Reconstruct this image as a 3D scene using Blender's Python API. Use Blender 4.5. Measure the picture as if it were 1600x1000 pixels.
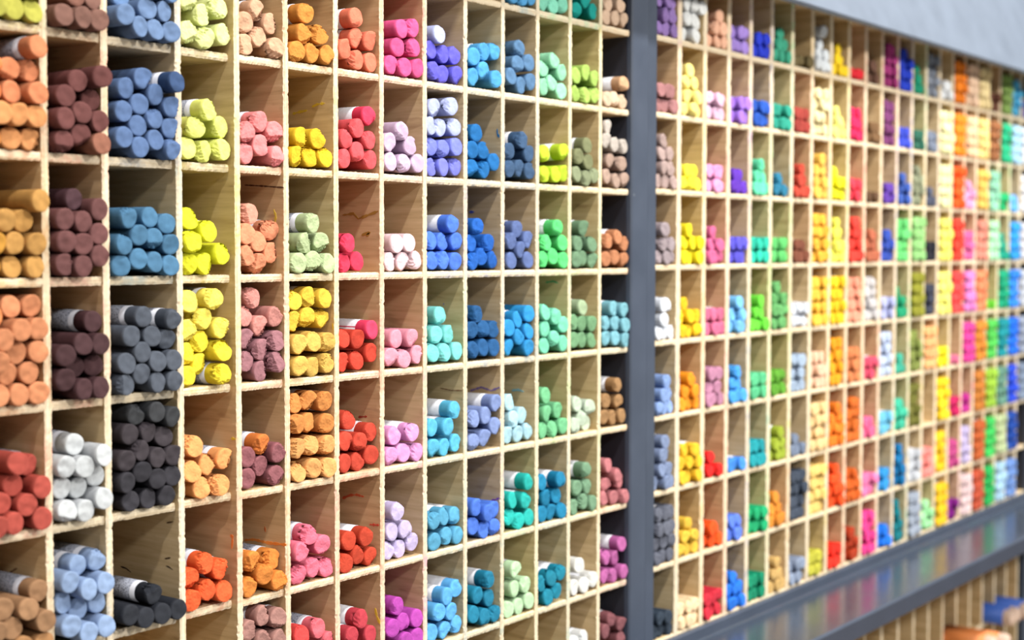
import bpy, math, random
import numpy as np
from mathutils import Vector, Matrix, noise
rnd = random.Random(11)
for o in list(bpy.data.objects): bpy.data.objects.remove(o)
sc = bpy.context.scene; COL = sc.collection
CZ = 1.5                                    # eye height above the shop floor
def lin(c):
    return tuple(((v/255)/12.92 if v/255 <= .04045 else ((v/255+.055)/1.055)**2.4) for v in c)
# ------------------------------------------------------------------ camera
TH, PI_, RO = 0.63915, 0.04769, -0.00191
cam = bpy.data.cameras.new('camera'); camo = bpy.data.objects.new('camera', cam); COL.objects.link(camo); sc.camera = camo
fw = Vector((math.cos(TH)*math.cos(PI_), math.sin(TH)*math.cos(PI_), -math.sin(PI_)))
rt = Vector((math.sin(TH), -math.cos(TH), 0)); up = rt.cross(fw)
r2 = rt*math.cos(RO) - up*math.sin(RO); u2 = rt*math.sin(RO) + up*math.cos(RO)
camo.matrix_world = Matrix(((r2.x, u2.x, -fw.x, 0), (r2.y, u2.y, -fw.y, -1.062), (r2.z, u2.z, -fw.z, CZ), (0, 0, 0, 1)))
cam.sensor_width = 36; cam.lens = 51.75; cam.clip_start = .05
cam.dof.use_dof = True; cam.dof.focus_distance = 1.53; cam.dof.aperture_fstop = 4.2
# ------------------------------------------------------------------ light
world = bpy.data.worlds.new('shop_light'); sc.world = world; world.use_nodes = True
bg = world.node_tree.nodes['Background']; bg.inputs[0].default_value = (.93, .96, 1, 1); bg.inputs[1].default_value = .30
def lamp(x, y, z, size, power, col=(1, .97, .92)):
    l = bpy.data.lights.new('ceiling_lamp', 'AREA'); l.shape = 'DISK'; l.size = size; l.energy = power; l.color = col
    o = bpy.data.objects.new('ceiling_lamp', l); o.location = (x, y, z); COL.objects.link(o)
    o.rotation_euler = (Vector((x+.5, 0, CZ)) - o.location).to_track_quat('-Z', 'Y').to_euler()
for x, pw in ((-1.1, 52), (.9, 94), (2.7, 94), (4.5, 80)): lamp(x, -1.65, 4.5, .22, pw)
for x, pw in ((-2.0, 45), (.9, 110), (3.6, 120)): lamp(x, -3.8, 3.7, .45, pw)
vs = sc.view_settings; vs.view_transform = 'Standard'; vs.look = 'None'; vs.gamma = 1; vs.exposure = -0.12; vs.use_curve_mapping = False
# ------------------------------------------------------------------ node helpers
def mat(name, rough=.8, spec=.3, metal=0):
    m = bpy.data.materials.new(name); m.use_nodes = True; nt = m.node_tree; b = nt.nodes['Principled BSDF']
    b.inputs['Roughness'].default_value = rough; b.inputs['Specular IOR Level'].default_value = spec; b.inputs['Metallic'].default_value = metal
    return m, nt, b
def N(nt, t, **k):
    n = nt.nodes.new(t)
    for a, v in k.items():
        if a in n.inputs: n.inputs[a].default_value = v
        else: setattr(n, a, v)
    return n
def ramp(nt, src, stops, interp='LINEAR'):
    r = nt.nodes.new('ShaderNodeValToRGB'); r.color_ramp.interpolation = interp; el = r.color_ramp.elements
    while len(el) < len(stops): el.new(.5)
    for e, (p, c) in zip(el, stops): e.position = p; e.color = (*c, 1) if len(c) == 3 else c
    nt.links.new(src, r.inputs[0]); return r.outputs[0]
def mix(nt, fac, a, b, mode='MIX'):
    m = nt.nodes.new('ShaderNodeMix'); m.data_type = 'RGBA'; m.blend_type = mode
    for s, v in ((m.inputs[0], fac), (m.inputs[6], a), (m.inputs[7], b)):
        if hasattr(v, 'default_value') or hasattr(v, 'links'): nt.links.new(v, s)
        else: s.default_value = v if isinstance(v, (int, float)) else ((*v, 1) if len(v) == 3 else v)
    return m.outputs[2]
def coords(nt, scale, rnd_off=True):
    tc = N(nt, 'ShaderNodeTexCoord'); mp = N(nt, 'ShaderNodeMapping'); mp.inputs['Scale'].default_value = scale
    nt.links.new(tc.outputs['Object'], mp.inputs[0])
    if rnd_off:
        oi = N(nt, 'ShaderNodeObjectInfo'); mu = N(nt, 'ShaderNodeMath', operation='MULTIPLY'); mu.inputs[1].default_value = 37.
        nt.links.new(oi.outputs['Random'], mu.inputs[0]); cb = N(nt, 'ShaderNodeCombineXYZ')
        for i in range(3): nt.links.new(mu.outputs[0], cb.inputs[i])
        nt.links.new(cb.outputs[0], mp.inputs['Location'])
    return mp.outputs[0]
def noi(nt, vec, scale, detail=4, rough=.6):
    n = N(nt, 'ShaderNodeTexNoise'); n.inputs['Scale'].default_value = scale; n.inputs['Detail'].default_value = detail; n.inputs['Roughness'].default_value = rough
    nt.links.new(vec, n.inputs['Vector']); return n.outputs[0]
def bump(nt, b, h, s, d=.001):
    bp = N(nt, 'ShaderNodeBump'); bp.inputs['Strength'].default_value = s; bp.inputs['Distance'].default_value = d
    nt.links.new(h, bp.inputs['Height']); nt.links.new(bp.outputs[0], b.inputs['Normal'])
# stain: pigment dust rubbed into the wood by the sticks kept beside it
def wood(name, grain, use_attr):
    m, nt, b = mat(name, .72, .25)
    v = coords(nt, grain); n1 = noi(nt, v, 1, 6, .62); n2 = noi(nt, coords(nt, (1, 1, 1)), 9, 3)
    c = ramp(nt, n1, [(.3, lin((184, 156, 112))), (.5, lin((204, 177, 133))), (.72, lin((218, 193, 150)))])
    n3 = noi(nt, coords(nt, (grain[0]*.6, grain[1]*1.2, grain[2]*.35)), 1.6, 2)
    c = mix(nt, ramp(nt, n3, [(.66, (0, 0, 0)), (.72, (.35, .35, .35))]), c, lin((140, 105, 70)))
    if use_attr: st = N(nt, 'ShaderNodeAttribute', attribute_name='stain').outputs['Color']
    else: st = N(nt, 'ShaderNodeObjectInfo').outputs['Color']
    f = ramp(nt, n2, [(.35, (.10,)*3), (.75, (.34,)*3)])
    c = mix(nt, f, c, mix(nt, 1.0, c, st, 'MULTIPLY'))
    nt.links.new(c, b.inputs['Base Color']); bump(nt, b, n1, .12, .0006); return m
def ply_edge(name, grain, use_attr):
    m, nt, b = mat(name, .85, .2)
    n1 = noi(nt, coords(nt, grain), 1, 6, .7); n2 = noi(nt, coords(nt, (1, 1, 1)), 42, 5, .7); n3 = noi(nt, coords(nt, (1, 1, 1)), 150, 3, .6)
    c = ramp(nt, n1, [(.28, lin((196, 170, 132))), (.5, lin((228, 211, 180))), (.7, lin((240, 226, 202)))])
    if use_attr: st = N(nt, 'ShaderNodeAttribute', attribute_name='stain').outputs['Color']
    else: st = N(nt, 'ShaderNodeObjectInfo').outputs['Color']
    f = ramp(nt, n2, [(.48, (.06,)*3), (.64, (.62,)*3)])
    c = mix(nt, f, c, mix(nt, .85, c, st, 'MULTIPLY'))
    c = mix(nt, ramp(nt, n3, [(.70, (0,)*3), (.76, (.6,)*3)]), c, lin((95, 78, 62)))
    nt.links.new(c, b.inputs['Base Color']); bump(nt, b, n2, .5, .0008); return m
M_WV = wood('plywood_upright_face', (30, 9, 130), True); M_EV = ply_edge('plywood_upright_edge', (700, 60, 14), True)
M_WH = wood('plywood_shelf_face', (12, 30, 60), False); M_EH = ply_edge('plywood_shelf_edge', (14, 60, 700), False)
def pastel(name, attr):
    m, nt, b = mat(name, .95, .12)
    if attr: c = N(nt, 'ShaderNodeAttribute', attribute_name='pigment').outputs['Color']
    else: c = N(nt, 'ShaderNodeObjectInfo').outputs['Color']
    n1 = noi(nt, coords(nt, (1, 1, 1), not attr), 130, 5, .65)
    # the skin of the shaft is smooth and deep in colour, the broken end is chalky and paler; chip hollows carry painted shade
    fr = N(nt, 'ShaderNodeAttribute', attribute_name='fresh_shade').outputs['Fac']
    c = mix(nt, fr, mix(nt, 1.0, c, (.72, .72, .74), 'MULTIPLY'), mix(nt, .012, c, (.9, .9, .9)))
    hs = N(nt, 'ShaderNodeHueSaturation'); nt.links.new(c, hs.inputs['Color'])
    nt.links.new(ramp(nt, n1, [(.3, (.84,)*3), (.7, (1.08,)*3)]), hs.inputs['Value'])
    nt.links.new(hs.outputs[0], b.inputs['Base Color']); bump(nt, b, n1, .35, .0007); return m
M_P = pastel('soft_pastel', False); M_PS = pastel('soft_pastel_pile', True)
def paper():
    m, nt, b = mat('wrapper_paper', .6, .3)
    tc = N(nt, 'ShaderNodeTexCoord'); sp = N(nt, 'ShaderNodeSeparateXYZ'); nt.links.new(tc.outputs['Object'], sp.inputs[0])
    band = ramp(nt, sp.outputs[1], [(0, (0,)*3), (.0200, (0,)*3), (.0204, (1,)*3), (.060, (1,)*3), (.0605, (0,)*3)], 'CONSTANT')
    n = noi(nt, coords(nt, (900, 420, 900)), 1, 1)
    ink = ramp(nt, n, [(.52, (0,)*3), (.56, (.75,)*3)])
    base = mix(nt, band, lin((190, 192, 202)), lin((148, 153, 168)))
    f = mix(nt, 1.0, ink, band, 'MULTIPLY')
    nt.links.new(mix(nt, f, base, lin((70, 72, 82))), b.inputs['Base Color']); return m
M_PAPER = paper()
def metal(name, c, rough, spec=.5, metalv=0.0):
    m, nt, b = mat(name, rough, spec, metalv)
    n = noi(nt, coords(nt, (1, 1, 1)), 14, 5); n2 = noi(nt, coords(nt, (1, 1, 1)), 60, 4)
    a = mix(nt, ramp(nt, n, [(.3, (0,)*3), (.7, (1,)*3)]), lin(tuple(v*.93 for v in c)), lin(c))
    a = mix(nt, ramp(nt, n2, [(.72, (0,)*3), (.78, (.4,)*3)]), a, lin((150, 155, 160)))
    nt.links.new(a, b.inputs['Base Color'])
    nt.links.new(ramp(nt, n, [(.3, (rough*.85,)*3), (.7, (rough*1.2,)*3)]), b.inputs['Roughness']); bump(nt, b, n2, .04, .0005); return m
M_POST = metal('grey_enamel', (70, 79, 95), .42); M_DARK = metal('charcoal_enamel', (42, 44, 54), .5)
M_LEDGE = metal('glossy_grey_ledge', (66, 76, 91), .22, .8); M_NOSE = metal('dark_grey_nosing', (54, 60, 75), .5); M_FAS = metal('pale_grey_enamel', (112, 123, 139), .6)
def plain(name, c, rough=.8):
    m, nt, b = mat(name, rough, .3); n = noi(nt, coords(nt, (1, 1, 1)), 5, 5)
    nt.links.new(mix(nt, ramp(nt, n, [(.3, (0,)*3), (.7, (1,)*3)]), lin(tuple(v*.93 for v in c)), lin(c)), b.inputs['Base Color']); return m
M_FLOOR = plain('shop_floor', (168, 160, 150), .5); M_WALL = plain('shop_wall', (205, 205, 200))
# ------------------------------------------------------------------ mesh helpers
def mesh(name, V, F, mats=(), mi=None, smooth=None):
    me = bpy.data.meshes.new(name); me.from_pydata(V, [], F)
    for m in mats: me.materials.append(m)
    if mi is not None: me.polygons.foreach_set('material_index', mi)
    if smooth is not None: me.polygons.foreach_set('use_smooth', smooth if isinstance(smooth, list) else [smooth]*len(F))
    me.update(); return me
def obj(name, me, parent=None, loc=(0, 0, 0), color=None):
    o = bpy.data.objects.new(name, me); COL.objects.link(o); o.location = loc
    if parent: o.parent = parent
    if color: o.color = (*color, 1)
    return o
def tag(o, label=None, cat=None, group=None, kind=None):
    for k, v in (('label', label), ('category', cat), ('group', group), ('kind', kind)):
        if v: o[k] = v
    return o
def empty(name, loc=(0, 0, 0)):
    o = bpy.data.objects.new(name, None); COL.objects.link(o); o.location = loc; o.empty_display_size = .05; return o
def box(x0, x1, y0, y1, z0, z1, bev=0):
    # a box whose long edges are chamfered by bev
    if not bev:
        V = [(x, y, z) for z in (z0, z1) for y in (y0, y1) for x in (x0, x1)]
        return V, [(0, 2, 3, 1), (4, 5, 7, 6), (0, 1, 5, 4), (2, 6, 7, 3), (0, 4, 6, 2), (1, 3, 7, 5)]
    b = bev; V = []
    for z, k in ((z0, b), (z0+b, 0), (z1-b, 0), (z1, b)):
        V += [(x0+b+k*0, y0+k, z), (x1-b, y0+k, z), (x1-k, y0+b, z), (x1-k, y1-b, z), (x1-b, y1-k, z), (x0+b, y1-k, z), (x0+k, y1-b, z), (x0+k, y0+b, z)]
    F = [tuple(range(7, -1, -1)), tuple(range(24, 32))]
    for r in range(3):
        for i in range(8): j = (i+1) % 8; F.append((r*8+i, r*8+j, r*8+8+j, r*8+8+i))
    return V, F
def board(L, T, Dp, seg, axis, seed, stain=None, mats=None, jit=.0004):
    """rough-sawn plywood board: runs along `axis` ('z' or 'x') from 0 to L, thickness T, front edge at y=0, depth Dp.
    The front edge is splintered, so it gets its own finely broken geometry."""
    V = []; P = []; r = random.Random(seed)
    for i in range(seg+1):
        l = L*i/seg; w = noise.noise(Vector((l*90, seed*3.1, 0)))
        w2 = noise.noise(Vector((l*90, seed*3.1, 9)))
        nick = (.0012 if r.random() < .03 else 0)
        j = [r.uniform(-jit, jit) for _ in range(6)]
        ring = [(-T/2 + w*jit + j[0]*.7, .0008 + j[1] + nick), (-T/5 + j[2]*.4, j[3]*.7), (T/5 + j[2]*.4, j[4]*.7), (T/2 + w2*jit + j[5]*.7, .0008 + j[0] + nick), (T/2, .006), (T/2, Dp), (-T/2, Dp), (-T/2, .006)]
        for t, y in ring: V.append((t, y, l) if axis == 'z' else (l, y, t))
        P.append(l)
    F = []; mi = []
    for i in range(seg):
        for k in range(8):
            a, b = i*8+k, i*8+(k+1) % 8
            F.append((a, b, b+8, a+8) if axis == 'z' else (a, a+8, b+8, b)); mi.append(1 if k in (0, 1, 2) or k in (3, 7) and False else 0)
    F += [tuple(range(7, -1, -1)), tuple(range(seg*8, seg*8+8))] if axis == 'z' else [tuple(range(8)), tuple(range(seg*8+7, seg*8-1, -1))]; mi += [1, 1]
    me = mesh('board', V, F, mats, mi, False)
    if stain:
        at = me.attributes.new('stain', 'FLOAT_COLOR', 'POINT'); buf = []
        for i in range(seg+1): buf += list((*stain(P[i]), 1))*8
        at.data.foreach_set('color', buf)
    return me
def hue(c):                                    # how a pigment tints the wood it dusts
    m = max(c) + 1e-6; return tuple(.25 + .75*v/m for v in c)
# ------------------------------------------------------------------ measured layout (metres along the wall; heights from the eye)
XS = [0.6941, 0.7671, 0.8295, 0.9129, 0.9853, 1.0507, 1.1228, 1.194, 1.2661, 1.339, 1.4107, 1.4819, 1.5526, 1.6229, 1.8273, 1.9007, 1.9736, 2.0432, 2.1137, 2.1867, 2.2609, 2.3345, 2.4076, 2.48, 2.5528, 2.6261, 2.6969, 2.7677]
PIG = [('olive yellow', (200, 196, 50)), ('burnt orange', (232, 135, 75)), ('amber orange', (238, 155, 75)), ('ochre', (212, 152, 55)), ('terracotta orange', (224, 138, 80)), ('brick red', (192, 68, 48)), ('camel brown', (176, 128, 82)), ('cocoa brown', (140, 95, 80)), ('reddish brown', (122, 66, 62)), ('light umber', (160, 98, 72)), ('plum brown', (88, 54, 62)), ('maroon brown', (122, 72, 70)), ('dark maroon', (82, 48, 52)), ('pale grey', (208, 213, 216)), ('powder blue', (145, 175, 220)), ('slate blue', (105, 138, 185)), ('steel blue', (88, 122, 175)), ('dark steel blue', (52, 84, 132)), ('cerulean blue', (68, 130, 172)), ('charcoal grey', (84, 92, 106)), ('black', (60, 62, 66)), ('soot black', (66, 58, 64)), ('ink black', (56, 54, 62)), ('jet black', (44, 48, 58)), ('ivory yellow', (236, 244, 160)), ('pale lemon', (240, 246, 125)), ('fluorescent yellow', (252, 252, 40)), ('primrose yellow', (252, 232, 95)), ('canary yellow', (252, 228, 50)), ('apricot orange', (250, 170, 100)), ('vermilion orange', (240, 98, 45)), ('flesh beige', (220, 172, 138)), ('salmon pink', (245, 145, 145)), ('dusty coral', (222, 152, 130)), ('peach', (236, 152, 112)), ('faded rose', (212, 142, 132)), ('mauve', (172, 118, 125)), ('rust orange', (222, 125, 55)), ('old rose', (152, 92, 98)), ('tangerine', (228, 138, 55)), ('rose brown', (175, 128, 118)), ('golden orange', (224, 148, 62)), ('golden yellow', (240, 198, 30)), ('pistachio green', (192, 210, 158)), ('sunflower yellow', (240, 198, 60)), ('maize yellow', (235, 190, 90)), ('caramel orange', (220, 142, 70)), ('light caramel', (240, 172, 100)), ('rose pink', (242, 120, 145)), ('coral pink', (232, 108, 120)), ('poppy red', (222, 68, 65)), ('salmon orange', (242, 128, 98)), ('raspberry red', (236, 58, 92)), ('watermelon red', (240, 92, 98)), ('crimson pink', (232, 55, 88)), ('cherry red', (236, 62, 100)), ('scarlet', (212, 66, 45)), ('tomato red', (208, 70, 48)), ('flame red', (208, 70, 42)), ('carmine red', (198, 62, 75)), ('hot pink', (242, 90, 150)), ('pale lilac', (220, 190, 220)), ('blush pink', (246, 212, 218)), ('candy pink', (242, 158, 178)), ('orchid pink', (236, 162, 218)), ('pale lavender', (205, 190, 232)), ('magenta', (190, 72, 180)), ('pale periwinkle', (182, 192, 238)), ('indigo violet', (105, 100, 222)), ('ice lavender', (180, 190, 235)), ('violet blue', (128, 138, 232)), ('violet blue', (125, 130, 228)), ('cornflower blue', (80, 128, 235)), ('aqua', (125, 220, 215)), ('bright sky blue', (92, 192, 230)), ('lake blue', (90, 170, 208)), ('azure', (95, 178, 238)), ('sky blue', (78, 165, 222)), ('royal blue', (22, 112, 182)), ('cobalt blue', (26, 98, 192)), ('prussian blue', (32, 90, 145)), ('hyacinth blue', (132, 152, 205)), ('ultramarine blue', (78, 125, 228)), ('deep turquoise', (22, 128, 162)), ('cornflower blue', (80, 160, 215)), ('denim blue', (88, 128, 168)), ('dark denim blue', (64, 94, 130)), ('dusk blue', (95, 115, 168)), ('cyan blue', (38, 148, 212)), ('ice blue', (178, 222, 236)), ('turquoise', (32, 192, 182)), ('pale mint', (192, 228, 182)), ('seafoam', (132, 216, 186)), ('spring green', (152, 226, 182)), ('lime green', (198, 228, 45)), ('emerald green', (95, 222, 125)), ('light jade', (122, 216, 178)), ('leaf green', (118, 198, 142)), ('petrol blue', (18, 132, 175)), ('peacock blue', (18, 132, 158)), ('viridian', (0, 152, 142)), ('apple green', (168, 202, 95)), ('olive grey', (125, 130, 92)), ('olive grey', (140, 150, 115)), ('sage green', (112, 148, 114)), ('pale sage', (168, 192, 152)), ('moss green', (114, 160, 116)), ('pale celadon', (198, 216, 192)), ('eucalyptus green', (122, 162, 128)), ('off white', (228, 228, 222)), ('off white', (224, 226, 224)), ('pale beige', (216, 184, 156)), ('tan', (212, 168, 128)), ('pale beige', (222, 192, 162)), ('warm grey', (192, 182, 172)), ('taupe', (175, 148, 132)), ('sienna brown', (192, 128, 88)), ('dusty teal', (122, 182, 196)), ('raw umber', (168, 128, 84)), ('dusty rose', (192, 118, 122)), ('orchid purple', (188, 100, 162)), ('dark rose', (140, 85, 90))]
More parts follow.
